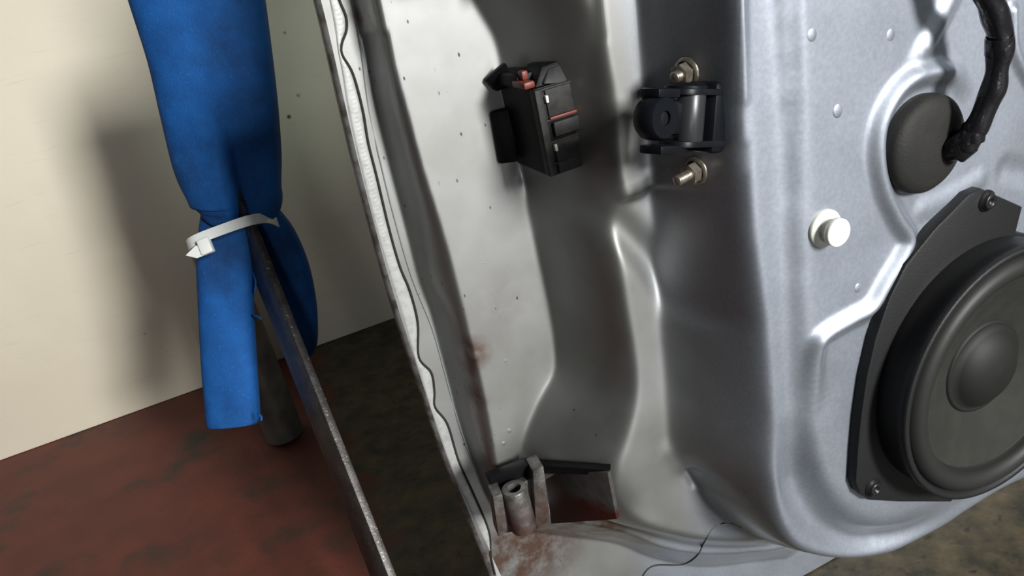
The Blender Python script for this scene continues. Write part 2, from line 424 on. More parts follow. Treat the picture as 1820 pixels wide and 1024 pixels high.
# bare, dirtier jamb towards the hinge side, bluer on the panel
sd = n.math('SUBTRACT', n.dot(UA), float(REF @ UA))
jamb = n.mix(n.rng(n.noise(18, 7), 0.38, 0.70), (0.345, 0.35, 0.345), (0.27, 0.27, 0.257))
paint = n.mix(n.rng(sd, -0.075, -0.04), jamb, paint)
RUST = [((838, 628), 0.006, 0.016, 0.8), ((845, 700), 0.004, 0.014, 0.8), ((640, 30), 0.003, 0.008, 0.9), ((915, 985), 0.022, 0.045, 0.9), ((975, 985), 0.010, 0.045, 0.6), ((1040, 940), 0.022, 0.045, 0.9), ((1130, 960), 0.004, 0.022, 0.6), ((890, 540), 0.006, 0.03, 0.2), ((830, 650), 0.004, 0.012, 0.8)]
fr_ = n.noise(55, 7, rough=0.65)
for (q, r0, r1, k) in RUST:
    wpt = surf(*q)
    f = n.math('MULTIPLY', n.blob(wpt, r0, r1), n.rng(fr_, 0.36, 0.56, 0, k))
    paint = n.mix(f, paint, (0.125, 0.062, 0.038))
spv = n.nt.nodes.new('ShaderNodeTexVoronoi'); spv.inputs['Scale'].default_value = 85; spm = n.nt.nodes.new('ShaderNodeMapping'); spm.inputs['Scale'].default_value = (1.6, 1.6, 0.8); n.lk(n.pos(), spm.inputs['Vector']); n.lk(spm.outputs[0], spv.inputs['Vector'])
spf = n.math('MULTIPLY', n.rng(spv.outputs['Distance'], 0.11, 0.06), n.rng(n.noise(60, 2), 0.50, 0.56))
spf = n.math('MULTIPLY', spf, n.rng(sd, -0.10, -0.12))
paint = n.mix(spf, paint, (0.06, 0.05, 0.045))
n.lk(paint, n.b.inputs['Base Color'])
n.lk(n.rng(sd, -0.06, -0.03, 0.95, 0.84), n.b.inputs['Metallic'])      # clean lacquer on the panel, bare burnished paint on the jamb
n.lk(n.rng(n.noise(25, 6), 0.3, 0.7, 0.52, 0.62), n.b.inputs['Roughness'])
n.b.inputs['Coat Weight'].default_value = 0.9; n.b.inputs['Coat Roughness'].default_value = 0.22
n.bump(n.noise(900, 2), 0.05, 0.0004)
M_paint = m

B0 = REF
Vg = np.empty((nZ, nS, 3))
Vg[..., 0] = B0[0] + UA[0] * GS + NA[0] * GH; Vg[..., 1] = B0[1] + UA[1] * GS + NA[1] * GH; Vg[..., 2] = GZ
def grid_mesh(name, G, mt, parent):
    a, b = G.shape[:2]; V = G.reshape(-1, 3); org = V.mean(0)
    idx = np.arange(a * b).reshape(a, b)
    q = np.stack([idx[:-1, :-1], idx[:-1, 1:], idx[1:, 1:], idx[1:, :-1]], -1).reshape(-1, 4)
    me = bpy.data.meshes.new(name)
    me.vertices.add(len(V)); me.vertices.foreach_set('co', (V - org).astype(np.float32).ravel())
    me.loops.add(q.size); me.loops.foreach_set('vertex_index', q.ravel().astype(np.int32))
    me.polygons.add(len(q)); me.polygons.foreach_set('loop_start', np.arange(0, q.size, 4, dtype=np.int32))
    me.polygons.foreach_set('use_smooth', np.ones(len(q), bool))
    me.update(calc_edges=True); me.materials.append(mt)
    o = bpy.data.objects.new(name, me); link(o, parent, org); return o
inner = grid_mesh('inner_panel', Vg, M_paint, DOOR)
# outer skin: curved sheet hemmed round the pressing
cols = np.linspace(0, 1, 40); rows = np.arange(0, nZ, 8)
if rows[-1] != nZ - 1: rows = np.append(rows, nZ - 1)
G = []
for r in rows:
    z = zz[r]; l = sl[r]; line = []
    for a in np.linspace(0, 1, 7):                       # rolled hem at the front edge
        an = math.pi * a
        line.append(W(l + 0.0015 - 0.0035 * math.sin(an), z, PF - 0.0045 + 0.0055 * math.cos(an)))
    for c in cols[1:]:
        bul = 0.028 * math.sin(math.pi * min(1, 0.08 + z / 0.75)) * min(1.0, c * 9) ** 0.6
        line.append(W(l + (SR - l) * c, z, PF - 0.010 - bul))
    G.append(line)
G = np.array(G)
# close the top and the rear with return strips
skin = grid_mesh('outer_skin', G, M_skin, DOOR)
strip = [[Vg[-1, i], G[-1][min(len(G[-1]) - 1, int(6 + i / (nS - 1) * (len(G[-1]) - 7)))]] for i in range(0, nS, 6)]
beltg = np.array(strip).transpose(1, 0, 2)
grid_mesh('belt_closing_strip', beltg, M_skin, DOOR)
rear = np.array([[Vg[i, -1], W(SR, zz[i], PF - 0.03)] for i in range(0, nZ, 6)])
grid_mesh('rear_closing_strip', rear, M_paint, DOOR)

# ---- window: tinted glass wound up above the belt, with its slanting front channel (above the frame, it shades the wall)
m = bpy.data.materials.new('tinted_glass'); m.use_nodes = True; nt = m.node_tree
tr = nt.nodes.new('ShaderNodeBsdfTransparent'); tr.inputs[0].default_value = (0.34, 0.38, 0.36, 1)
gl = nt.nodes.new('ShaderNodeBsdfGlossy'); gl.inputs['Roughness'].default_value = 0.02
mx = nt.nodes.new('ShaderNodeMixShader'); mx.inputs[0].default_value = 0.06
nt.links.new(tr.outputs[0], mx.inputs[1]); nt.links.new(gl.outputs[0], mx.inputs[2]); nt.links.new(mx.outputs[0], nt.nodes['Material Output'].inputs[0])
gp = [(-0.115, 0.64), (-0.025, 0.97), (0.56, 0.99), (0.58, 0.64)]
mesh('window_glass', *prism(gp, -0.0015, 0.0015, (UA, ZA, NA), W(0, 0, -0.11) * np.array([1, 1, 0])), m, DOOR, smooth=False)
V, Fc = hexa([W(-0.150, 0.655, -0.120), W(-0.115, 0.655, -0.120), W(-0.115, 0.655, -0.100), W(-0.150, 0.655, -0.100), W(-0.050, 0.985, -0.120), W(-0.022, 0.985, -0.120), W(-0.022, 0.985, -0.100), W(-0.050, 0.985, -0.100)], 0.003)
mesh('window_frame', V, Fc, M_skin, DOOR, auto=35)
V, Fc = box(W(0.265, 0.992, -0.11), (UA, NA, ZA), (0.315, 0.012, 0.012), 0.003); mesh('window_frame', V, Fc, M_skin, DOOR, auto=35)

# ---- seam sealer strip with ribs, wavy crack and scribed line on the flange
c3 = lambda x, y: (550 + x / 2.048, y / 2.048)
c4 = lambda x, y: (600 + x / 1.784, 450 + y / 1.784)
wavy = [c3(95, -60), c3(110, 0), c3(134, 60), c3(136, 110), c3(119, 160), c3(121, 200), c3(160, 270), c3(195, 400), c3(215, 520), c3(245, 640), c3(290, 830), c3(330, 970), c4(230, 120), c4(255, 220), c4(258, 330), c4(298, 380), c4(308, 440), c4(310, 490), c4(350, 545), c4(385, 660), c4(430, 760), c4(480, 880), c4(487, 960), c4(500, 1020)]
lft = [(578, -30), (585, 0), (606, 120), (618, 200), (645, 320), (668, 410), (700, 520), (728, 610), (762, 720), (800, 830), (845, 930), (880, 1000), (895, 1030)]
wz = np.array([SZ(*q, PF + 0.001) for q in catmull(wavy, 6)]); lz = np.array([SZ(*q, PF + 0.001) for q in catmull(lft, 6)])
zs = np.arange(0.02, 0.66, 0.0009)
o1 = np.argsort(wz[:, 1]); o2 = np.argsort(lz[:, 1])
wS = np.interp(zs, wz[o1, 1], wz[o1, 0]); lS = np.interp(zs, lz[o2, 1], lz[o2, 0])
Gs = []
for k, z in enumerate(zs):
    r = []
    for j in range(9):
        t = j / 8; s = lS[k] + (wS[k] - lS[k]) * t
        bulge = 0.0006 * math.sin(math.pi * t) + 0.0004
        if j in (0, 8): bulge = -0.0008
        rib = 0.00009 * math.sin(2 * math.pi * (z + 0.004 * math.sin(math.pi * t)) / 0.0027) * math.sin(math.pi * t) * (0.4 + 0.6 * abs(math.sin(z * 21)))
        r.append(W(s, z, hs(s, z) + bulge + rib))
    Gs.append(r)
grid_mesh('seam_sealer', np.array(Gs), M_sealer, DOOR)
mesh('seam_crack', *tube([W(s, z, hs(s, z) + 0.0006) for s, z in wz if 0.02 < z < 0.66], 0.0009, 6), M_dark, DOOR)
line2 = [c3(140, -40), c3(150, 0), c3(185, 180), c3(215, 400), c3(260, 600), c3(310, 800), c3(372, 1010), c4(300, 240), c4(345, 400), c4(390, 560), c4(440, 690)]
mesh('scribed_line', *tube([surf(*q, 0.0004) for q in catmull(line2, 4)], 0.0005, 6), M_line, DOOR)
lowcrack = [(1138, 1030), (1150, 1012), (1168, 1004), (1212, 1003), (1238, 988), (1252, 962), (1268, 936), (1296, 929), (1318, 938)]
mesh('sealer_crack', *tube([surf(*q, 0.0002) for q in catmull(lowcrack, 5)], [0.0011 * (1 - 0.7 * i / 45) for i in range(len(catmull(lowcrack, 5)))], 6), M_dark, DOOR)

# ---- paint runs and spot marks
def dome(name, px, py, r, h, mt, asp=1.0):
    c = surf(px, py); x, y, nn = frame(NA)
    prof = [(r * math.cos(a), h * math.sin(a) - 0.0003) for a in np.linspace(0, math.pi / 2, 6)]
    V, Fc = lathe(prof, (x, y * asp, nn), c, 16); return mesh(name, V, Fc, mt, DOOR)
for px, py, r in ((1443, 62, .0033), (1582, 62, .0035), (1489, 197, .0034), (1525, 512, .0028), (1796, 232, .003), (910, 442, .0030), (861, 467, .0036), (898, 641, .0032), (948, 620, .0032), (880, 770, .002), (905, 765, .0025), (895, 788, .002), (818, 330 + 60, .0012)):
    dome('paint_blister', px, py, r, r * 0.30, M_paint, 1.15)

# ---- rubber plug and harness
FN = frame(NA)
pc = PP(1641, 256, 0.004)
prof = [(0.0, 0.0075), (0.012, 0.0074), (0.020, 0.0068), (0.0245, 0.0052), (0.0265, 0.003), (0.0270, -0.001), (0.0262, -0.006)]
PLUG = mesh('grommet', *lathe(prof, FN, pc, 64), M_rubber, DOOR, label='flat round grey rubber grommet')
hp = catmull([PP(1676, 262, 0.005), PP(1696, 262, 0.012), PP(1717, 252, 0.018), PP(1738, 222, 0.022), PP(1762, 165, 0.026), PP(1774, 110, 0.028), PP(1776, 60, 0.028), PP(1765, 15, 0.028), PP(1750, -25, 0.028), PP(1738, -80, 0.026), PP(1735, -160, 0.020), PP(1760, -260, 0.008)], 9)
hr = []
for i in range(len(hp)):
    t = i / (len(hp) - 1)
    hr.append((0.0066 + 0.0012 * math.sin(t * 18) if t < 0.17 else 0.0053 + max(0, 0.24 - t) * 0.03 + max(0, t - 0.42) * 0.005) * (1 + 0.05 * math.sin(i * 0.55) + 0.05 * math.sin(i * 0.23 + 1)))
V, Fc = tube(hp, hr, 16)
V = [v + np.array(mnoise.noise_vector(Vector(v * 75))) * 0.0014 for v in V]
HARN = mesh('wiring_harness', V, Fc, M_tape, DOOR, label='black taped wiring loom')
# tape wrap edges along the loom
for k in (14, 19, 24, 50):
    a, b = hp[k], hp[k + 2]; t = b - a; t /= np.linalg.norm(t)
    t = t + 0.55 * np.array([math.sin(k), math.cos(k * 1.3), 0.3]) * 0.6; t /= np.linalg.norm(t)
    x = np.cross(t, [0.2, 0.4, 0.9]); x /= np.linalg.norm(x); y = np.cross(t, x)
    prof = [(hr[k] * 1.0, -0.005), (hr[k] * 1.07, -0.004), (hr[k] * 1.08, 0.004), (hr[k] * 1.0, 0.005)]
    V, Fc = lathe(prof, (x, y, t), a, 14)
    V = [v + np.array(mnoise.noise_vector(Vector(v * 140))) * 0.0010 for v in V]
    mesh('tape_wrap', V, Fc, M_tape, HARN)

# ---- white trim clip
cc = PP(1466, 406, 0.0)
prof = [(0.0105, -0.001), (0.0105, 0.0008), (0.0100, 0.0016), (0.0070, 0.0022), (0.0064, 0.0024), (0.0062, 0.0060), (0.0060, 0.0075)]
CLIP = mesh('trim_clip', *lathe(prof, FN, cc, 40), M_whitebase, DOOR, label='round white plastic trim clip')
prof = [(0.0058, 0.0066), (0.0076, 0.0070), (0.0077, 0.0098), (0.0072, 0.0104), (0.0015, 0.0106), (0.0008, 0.0100), (0.0, 0.0098)]
mesh('clip_head', *lathe(prof, FN, cc, 40), M_white, CLIP)

# ---- speaker
def fitc(px, p):
    q = np.array([SZ(x, y, p) for x, y in px]); A = np.c_[2 * q, np.ones(len(q))]; b = (q ** 2).sum(1)
    sol = np.linalg.lstsq(A, b, rcond=None)[0]; r = math.sqrt(sol[2] + sol[0] ** 2 + sol[1] ** 2)
    return sol[0], sol[1], r, np.abs(np.hypot(q[:, 0] - sol[0], q[:, 1] - sol[1]) - r).max()
c8 = lambda x, y: (1300 + x / 1.954, 500 + y / 1.954)
lip = [c8(*q) for q in ((780, 70), (700, 190), (640, 330), (612, 480), (620, 600), (650, 680), (700, 740), (760, 770), (840, 770), (930, 720), (1015, 640))]
PLIP = 0.030
s0, z0, rl, er = fitc(lip, PLIP)
print('speaker fit', s0, z0, rl, er)
SPC = W(s0, z0, 0.0)
outl = [(1745, 335), (1722, 345), (1660, 408), (1610, 470), (1580, 530), (1556, 600), (1540, 670), (1530, 740), (1524, 800), (1520, 858), (1528, 878), (1545, 890), (1600, 893), (1690, 893)]
pl = [tuple(np.array(SZ(x, y, 0.007)) - np.array([s0, z0])) for x, y in outl]
# the far side is out of the frame: close the plate with its point-mirrored outline
mir = [(-a, -b) for a, b in pl]
pl = pl + [(0.02, -(rl + 0.003)), (0.05, -(rl - 0.010))] + mir[0:0]
right = [(rl * 0.90 * math.cos(a) * 1.12, rl * 0.90 * math.sin(a) * 1.12) for a in np.linspace(-0.75, 1.2, 16)]
pl = pl + right + [(0.035, rl * 1.12)]
frS = (UA, ZA, NA)
SPK = mesh('speaker', *prism(pl[::-1], -0.002, 0.0075, frS, SPC, 0.002, 2), M_spk, DOOR, auto=35, label='round dark grey door loudspeaker on cornered mounting plate')
rb = rl
mesh('basket_ring', *lathe([(rb * 0.985, 0.004), (rb * 0.985, 0.012), (rb * 0.975, 0.016), (rb * 0.985, 0.022), (rb, 0.0255), (rb, PLIP - 0.001), (rb * 0.985, PLIP), (rb * 0.955, PLIP - 0.0005), (rb * 0.945, PLIP - 0.003), (rb * 0.90, PLIP - 0.006)], frS, SPC, 96), M_spk, SPK)
mesh('surround', *lathe([(rb * 0.945, PLIP - 0.004)] + [(rb * (0.855 + 0.085 * math.cos(a)), PLIP - 0.005 + 0.0075 * math.sin(a)) for a in np.linspace(0, math.pi, 12)] + [(rb * 0.76, PLIP - 0.006)], frS, SPC, 96), mat('rubber_surround', (0.018, 0.018, 0.017), 0.5, spec=0.3), SPK)
mesh('cone', *lathe([(rb * 0.78, PLIP - 0.0055), (rb * 0.72, PLIP - 0.0075), (rb * 0.55, PLIP - 0.0125), (rb * 0.40, PLIP - 0.0168), (rb * 0.34, PLIP - 0.0185), (rb * 0.30, PLIP - 0.020)], frS, SPC, 96), M_cone, SPK)
mesh('dust_cap', *lathe([(rb * 0.375, PLIP - 0.0190), (rb * 0.365, PLIP - 0.0162), (rb * 0.345, PLIP - 0.0160), (rb * 0.335, PLIP - 0.0165), (rb * 0.30, PLIP - 0.0125), (rb * 0.22, PLIP - 0.0080), (rb * 0.12, PLIP - 0.0055), (0.0, PLIP - 0.0048)], frS, SPC, 64), M_cap, SPK)
for px, py in ((1753, 357), (1551, 866)):
    c = PP(px, py, 0.0075)
    sc = mesh('screw', *lathe([(0.0065, -0.001), (0.0064, 0.0008), (0.0048, 0.0012), (0.0046, 0.0030), (0.0040, 0.0036), (0.0020, 0.0036), (0.0018, 0.0022), (0.0, 0.0020)], frS, c, 24), M_screw, SPK)

# ---- hinge
zx = lambda px, py, p: PP(px, py, p)
HB = PL + 0.028
bt, bb = PP(916, 866, HB), PP(929, 940, HB)
ctr = np.array([(bt[0] + bb[0]) / 2, (bt[1] + bb[1]) / 2, 0]); hz0, hz1 = bb[2], bt[2]
m = bpy.data.materials.new('rusted_hinge_steel'); m.use_nodes = True; n = NT(m)
hc = n.mix(n.rng(n.noise(150, 6), 0.35, 0.65), (0.15, 0.146, 0.14), (0.075, 0.066, 0.06))
zf = n.rng(n.dot((0, 0, 1)), hz1 - 0.004, hz0)
hc = n.mix(n.math('MULTIPLY', zf, n.rng(n.noise(90, 6), 0.30, 0.55)), hc, (0.085, 0.032, 0.020))
n.lk(hc, n.b.inputs['Base Color']); n.b.inputs['Metallic'].default_value = 0.5; n.b.inputs['Roughness'].default_value = 0.45
n.bump(n.noise(400, 4), 0.4, 0.0008)
M_hinge = m
m = bpy.data.materials.new('red_stained_leaf'); m.use_nodes = True; n = NT(m)
lc = n.mix(n.rng(n.noise(120, 6), 0.35, 0.65), (0.060, 0.057, 0.054), (0.042, 0.038, 0.036))
lc = n.mix(n.rng(n.math('ADD', n.dot((0, 0, 1)), n.rng(n.noise(60, 5), 0.3, 0.7, -0.008, 0.008)), hz1 - 0.010, hz1 - 0.020), lc, (0.036, 0.007, 0.0045))
n.lk(lc, n.b.inputs['Base Color']); n.b.inputs['Roughness'].default_value = 0.5; n.b.inputs['Specular IOR Level'].default_value = 0.25
M_leaf = m
frZ = (UA, NA, ZA)
hr_ = 0.0090; hh = hz1 - hz0
cb = np.array([ctr[0], ctr[1], hz0])
HINGE = mesh('hinge', *lathe([(0.0, 0.0), (hr_ * 0.9, 0.0), (hr_, 0.001), (hr_, hh - 0.001), (hr_ * 0.93, hh), (hr_ * 0.55, hh), (hr_ * 0.52, hh - 0.001), (hr_ * 0.52, hh - 0.012), (0, hh - 0.012)], (UA, -NA, ZA), cb, 32), M_hinge, DOOR, auto=40, label='rusty steel lower hinge with hollow barrel')
def qhex(front, pf, back_shift, bev=0.0006):
    """solid whose front face is four pixel corners at given depths p"""
    A = [PP(x, y, p) for (x, y), p in zip(front, pf)]
    Bk = [a + back_shift for a in A]
    return hexa(A + Bk, bev)
mesh('lug', *qhex([(947, 838), (966, 829), (979, 925), (953, 942)], (HB+.0015, HB+.0045, HB+.0045, HB+.0015), -NA * 0.016 + UA * 0.002), M_hinge, HINGE, auto=30)
mesh('lug', *qhex([(876, 884), (893, 878), (903, 944), (886, 955)], (HB, HB+.001, HB+.001, HB), -NA * 0.014 + UA * 0.002), M_hinge, HINGE, auto=30)
mesh('leaf', *qhex([(966, 832), (1080, 841), (1096, 924), (979, 932)], (HB-.018, HB+.050, HB+.050, HB-.018), UA * 0.0035 - NA * 0.0015, 0.0008), M_leaf, HINGE, auto=30)
mesh('barrel_web', *qhex([(884, 884), (952, 846), (962, 938), (898, 948)], (HB-.006,)*4, -NA * 0.010), M_hinge, HINGE, auto=30)
mesh('shade_strip', *qhex([(868, 850), (940, 825), (952, 850), (880, 876)], (HB-.012, HB-.008, HB-.012, HB-.016), -NA * 0.008), M_black, HINGE, auto=30)  # black strips standing in for the shadow gap above the hinge
mesh('shade_strip', *qhex([(936, 826), (1085, 837), (1082, 846), (946, 842)], (HB-.018, HB+.049, HB+.047, HB-.020), UA * 0.004 - NA * 0.006), M_black, HINGE, auto=30)

# ---- wiring connector on the step
def cbox(name, s0_, s1_, z0_, z1_, p0_, p1_, mt, par, bev=0.001, lab=None):
    c = W((s0_ + s1_) / 2, (z0_ + z1_) / 2, (p0_ + p1_) / 2)
    V, Fc = box(c, (UA, NA, ZA), (abs(s1_ - s0_) / 2, abs(p1_ - p0_) / 2, abs(z1_ - z0_) / 2), bev)
    return mesh(name, V, Fc, mt, par, auto=35, label=lab)
PN = PL + 0.050
sA, zA = SZ(951, 158, PN); sB, zB = SZ(977, 318, PN); sC, zC = SZ(1032, 205, PN)
sn = (sA + sB) / 2; sf = sC
CON = cbox('wiring_connector', sn, sf, zB, zA, PN - 0.001, PL + 0.002, M_black, DOOR, 0.002, 'black rectangular wiring connector with red lock')
hh2 = zA - zB
cbox('frame_rail', sn - 0.0004, sn + 0.0042, zB + 0.001, zA - 0.001, PN + 0.0012, PN - 0.006, M_greyplastic, CON, 0.0006)
cbox('frame_rail', sf - 0.003, sf + 0.001, zB + 0.004, zA + 0.006, PN + 0.0002, PN - 0.02, M_black, CON, 0.0006)
for t in (0.02, 0.36, 0.60, 0.84):
    zc = zA - hh2 * t
    cbox('rib', sn + 0.003, sf - 0.001, zc - 0.0014, zc, PN + 0.0006, PN - 0.004, M_greyplastic, CON, 0.0004)
for (t0, t1) in ((0.04, 0.34), (0.62, 0.98)):
    cbox('side_panel', sn + 0.006, sf - 0.003, zA - hh2 * t1, zA - hh2 * t0, PN + 0.0003, PN - 0.003, M_greyplastic, CON, 0.0008)
cbox('latch', sn + 0.007, sf - 0.001, zA - hh2 * 0.56, zA - hh2 * 0.40, PN + 0.0020, PN - 0.004, M_greyplastic, CON, 0.0008)
for t in (0.10, 0.64): cbox('pip', sn + 0.0055, sn + 0.0072, zA - hh2 * t - 0.004, zA - hh2 * t, PN + 0.0014, PN - 0.002, M_whitebase, CON, 0.0004)
cbox('red_lock', sn - 0.004, sn + 0.003, zA, zA + 0.0040, PN - 0.003, PN - 0.020, M_redplastic, CON, 0.0012)
cbox('red_lock', sn - 0.001, sn + 0.003, zA + 0.004, zA + 0.009, PN - 0.010, PN - 0.016, M_redplastic, CON, 0.001)
cbox('red_lock', sn + 0.006, sf - 0.002, zA - hh2 * 0.37, zA - hh2 * 0.34, PN + 0.0014, PN - 0.002, M_redplastic, CON, 0.0004)
cbox('top_cover', sn - 0.003, sf + 0.0015, zA - 0.001, zA + 0.007, PN - 0.014, PL + 0.002, M_black, CON, 0.002)
V, Fc = qhex([(950, 160), (962, 118), (1019, 98), (1026, 150)], (PN-.003, PN-.006, PN-.006, PN-.002), -NA * 0.02, 0.0015); mesh('hood', V, Fc, M_black, CON, auto=35)
V, Fc = qhex([(966, 150), (974, 122), (1014, 107), (1020, 146)], (PN-.001, PN-.005, PN-.005, PN-.001), -NA * 0.01, 0.001); mesh('hood_panel', V, Fc, M_greyplastic, CON, auto=35)
# two flat black pieces against the plateau, left of the connector
V, Fc = qhex([(873, 200), (916, 190), (921, 288), (889, 292)], (PL+.004, PL+.008, PL+.008, PL+.004), -NA * 0.004, 0.0012); mesh('flat_block', V, Fc, M_black, CON, auto=35)
V, Fc = qhex([(864, 142), (900, 110), (918, 150), (884, 164)], (PL+.006, PL+.016, PL+.016, PL+.006), -NA * 0.006, 0.0015); mesh('lip', V, Fc, M_black, CON, auto=35)

# ---- door check strap with two nuts
ph = math.radians(74)
NB = NA * math.cos(ph) - UA * math.sin(ph); TB = UA * math.cos(ph) + NA * math.sin(ph)     # normal of the step face, and along it
def bpt(px, py): return surf(px, py)
kc = bpt(1258, 208)
NK = NB + 0.30 * ZA; NK /= np.linalg.norm(NK); ZK = np.cross(NK, TB); ZK = ZK if ZK[2] > 0 else -ZK      # the strap tips up a little
def kbox(name, c, a, b, zc, ha, hb, hz, mt, par, bev=0.001, lab=None):
    V, Fc = box(c + NK * a + TB * b + ZK * zc, (NK, TB, ZK), (ha, hb, hz), bev); return mesh(name, V, Fc, mt, par, auto=35, label=lab)
CHK = kbox('check_strap', kc, 0.003, 0.0, 0.0, 0.006, 0.011, 0.0175, M_blackmetal, DOOR, 0.003, 'black door check strap bracket')
def plate(name, c, zc, th, par, L0, L1, w, mt):
    pts = []
    for a in np.linspace(-math.pi / 2, math.pi / 2, 12): pts.append((L1 - w + w * math.cos(a), w * math.sin(a)))
    pts += [(L0, w * 1.1), (L0, -w * 1.1)]
    V, Fc = prism(pts, zc - th / 2, zc + th / 2, (NK, TB, ZK), c, 0.0008, 2); return mesh(name, V, Fc, mt, par, auto=35)
plate('fork_plate', kc, 0.0125, 0.0030, CHK, 0.0, 0.031, 0.0105, M_blackmetal)
plate('fork_plate', kc, -0.0125, 0.0030, CHK, 0.0, 0.031, 0.0105, M_blackmetal)
kp = kc + NK * 0.019
mesh('pin', *lathe([(0, -0.0115), (0.0072, -0.0115), (0.0075, -0.011), (0.0075, 0.011), (0.0072, 0.0115), (0, 0.0115)], (TB, NK, ZK), kp + TB * 0.003, 32), mat('black_sheen_steel', (0.03, 0.033, 0.036), 0.35, 0.3), CHK, auto=40)
mesh('pin_head', *lathe([(0.0105, 0.0135), (0.0105, 0.0150), (0.0085, 0.0165), (0.0, 0.0168)], (TB, NK, ZK), kp, 32), M_blackmetal, CHK, auto=40)
ka = kc + NK * 0.036
mesh('link_arm', *box(ka - NK * 0.006, (NK, TB, ZK), (0.012, 0.0045, 0.0085), 0.003), M_blackmetal, CHK, auto=40)
mesh('link_eye', *lathe([(0.0035, -0.006), (0.0095, -0.006), (0.0108, -0.004), (0.0108, 0.004), (0.0095, 0.006), (0.0035, 0.006), (0.0035, -0.006)], (NK, ZK, TB), ka + NK * 0.004, 32), M_blackmetal, CHK, auto=40)
mesh('tab', *box(ka + NK * 0.002 + ZK * 0.0115, (NK, TB, ZK), (0.008, 0.006, 0.0022), 0.001), M_blackmetal, CHK, auto=40)
mesh('tab', *box(ka - NK * 0.003 - ZK * 0.0150, (NK, TB, ZK), (0.010, 0.007, 0.0022), 0.001), M_blackmetal, CHK, auto=40)
def nut(px, py, stud):
    c = bpt(px, py); fr = (TB, ZA, NB)
    nt_ = mesh('nut', *lathe([(0.0072, -0.002), (0.0080, 0.0005), (0.0078, 0.0016), (0.0060, 0.0022)], fr, c, 32), M_zinc, DOOR, label='yellowed zinc flange nut')
    hexp = [(0.0058 * math.cos(math.pi / 3 * k + 0.3), 0.0058 * math.sin(math.pi / 3 * k + 0.3)) for k in range(6)]
    mesh('hex', *prism(hexp, 0.0005, 0.0075, fr, c, 0.0007, 2), M_zinc, nt_, auto=30)
    prof = [(0.0030, 0.005)]
    h = 0.0075
    while h < stud:
        prof += [(0.0031, h), (0.0027, h + 0.0004), (0.0031, h + 0.0008)]; h += 0.001
    prof += [(0.0024, stud + 0.001), (0.0, stud + 0.001)]
    mesh('stud', *lathe(prof, fr, c, 20), M_zinc, nt_)
nut(1222, 128, 0.010)
nut(1238, 303, 0.016)

# ------------------------------------------------------------------ stand, foam and cable tie
m = bpy.data.materials.new('blue_foam'); m.use_nodes = True; n = NT(m)
bc = n.mix(n.rng(n.noise(40, 6), 0.35, 0.7), (0.008, 0.082, 0.285), (0.006, 0.056, 0.205))
bc = n.mix(n.rng(n.noise(300, 3), 0.60, 0.78, 0, 0.5), bc, (0.025, 0.13, 0.36))
bc = n.mix(n.rng(n.noise(13, 7, rough=0.65), 0.50, 0.72, 0, 0.7), bc, (0.008, 0.022, 0.055))
n.lk(bc, n.b.inputs['Base Color']); n.b.inputs['Roughness'].default_value = 0.75
n.b.inputs['Specular IOR Level'].default_value = 0.2
n.bump(n.noise(550, 4), 0.5, 0.0012)
M_foam = m
KF = 1.10
def at2(x, y, Z): return at(x, y, Z * KF)
def loft(stations, flat, n=48, notch=None, cap=True, power=2.4, fref=1.0):
    """stations: (cx px, py, half width px, depth Z, axis tilt); elliptical tubes of real thickness"""
    V = []; Fc = []; vd = RW @ np.array([0, 0, 1.0])
    pts = [at2(a, b, Z) for a, b, hw, Z, th in stations]
    for i, (a, b, hw, Z, th) in enumerate(stations):
        t = pts[min(i + 1, len(pts) - 1)] - pts[max(i - 1, 0)]; t /= np.linalg.norm(t)
        r = RW @ np.array([math.cos(th), math.sin(th), 0.0]); r = r - t * (r @ t); r /= np.linalg.norm(r)
        d = np.cross(t, r); d /= np.linalg.norm(d)
        if d @ vd > 0: d = -d                     # towards the camera
        R = hw * Z * KF / F
        for k in range(n):
            an = 2 * math.pi * k / n; c, s = math.cos(an), math.sin(an)
            cc_ = math.copysign(abs(c) ** (2 / power), c); ss = math.copysign(abs(s) ** (2 / power), s)
            q = pts[i] + r * R * cc_ + d * flat * min(1.0, hw / fref) * ss
            if notch:
                dep, w, pos = notch(i)
                if dep > 0 and s > 0: q = q - d * dep * math.exp(-((cc_ - pos) / w) ** 2)
            V.append(q)
    for i in range(len(stations) - 1):
        for k in range(n):
            k2 = (k + 1) % n; Fc.append([i * n + k, i * n + k2, (i + 1) * n + k2, (i + 1) * n + k])
    if cap:
        Fc.append(list(range(n))[::-1]); Fc.append([(len(stations) - 1) * n + k for k in range(n)])
    return V, Fc
def dens(st, m=5):
    return [tuple(q) for q in catmull(st, m)]
up = dens([(322, -120, 122, 0.660, -0.16), (337, -60, 120, 0.665, -0.16), (352, 0, 117, 0.672, -0.16), (374, 100, 108, 0.684, -0.16), (391, 200, 102, 0.697, -0.16), (405, 290, 94, 0.708, -0.16), (416, 338, 83, 0.716, -0.18), (421, 356, 79, 0.721, -0.22), (422, 371, 71, 0.725, -0.28), (422, 382, 60, 0.728, -0.34), (422, 388, 46, 0.731, -0.36)])
nu = len(up)
def notch(i):
    y = up[i][1]
    if y < 255: return 0, 1, 0
    k = min(1, (y - 255) / 95)
    return 0.042 * k ** 0.8, 0.045 + 0.06 * k, 0.16 - 0.02 * k
FOAM = empty('foam_sleeve',at2(420, 420, 0.73) , 'bright blue foam tube split at the bottom, tied round a bar', 'foam sleeve')
def flat_scale(V): return V
V, Fc = loft(up, 0.026, 96, notch, True, 2.6, 84); mesh('upper_sleeve', V, Fc, M_foam, FOAM)
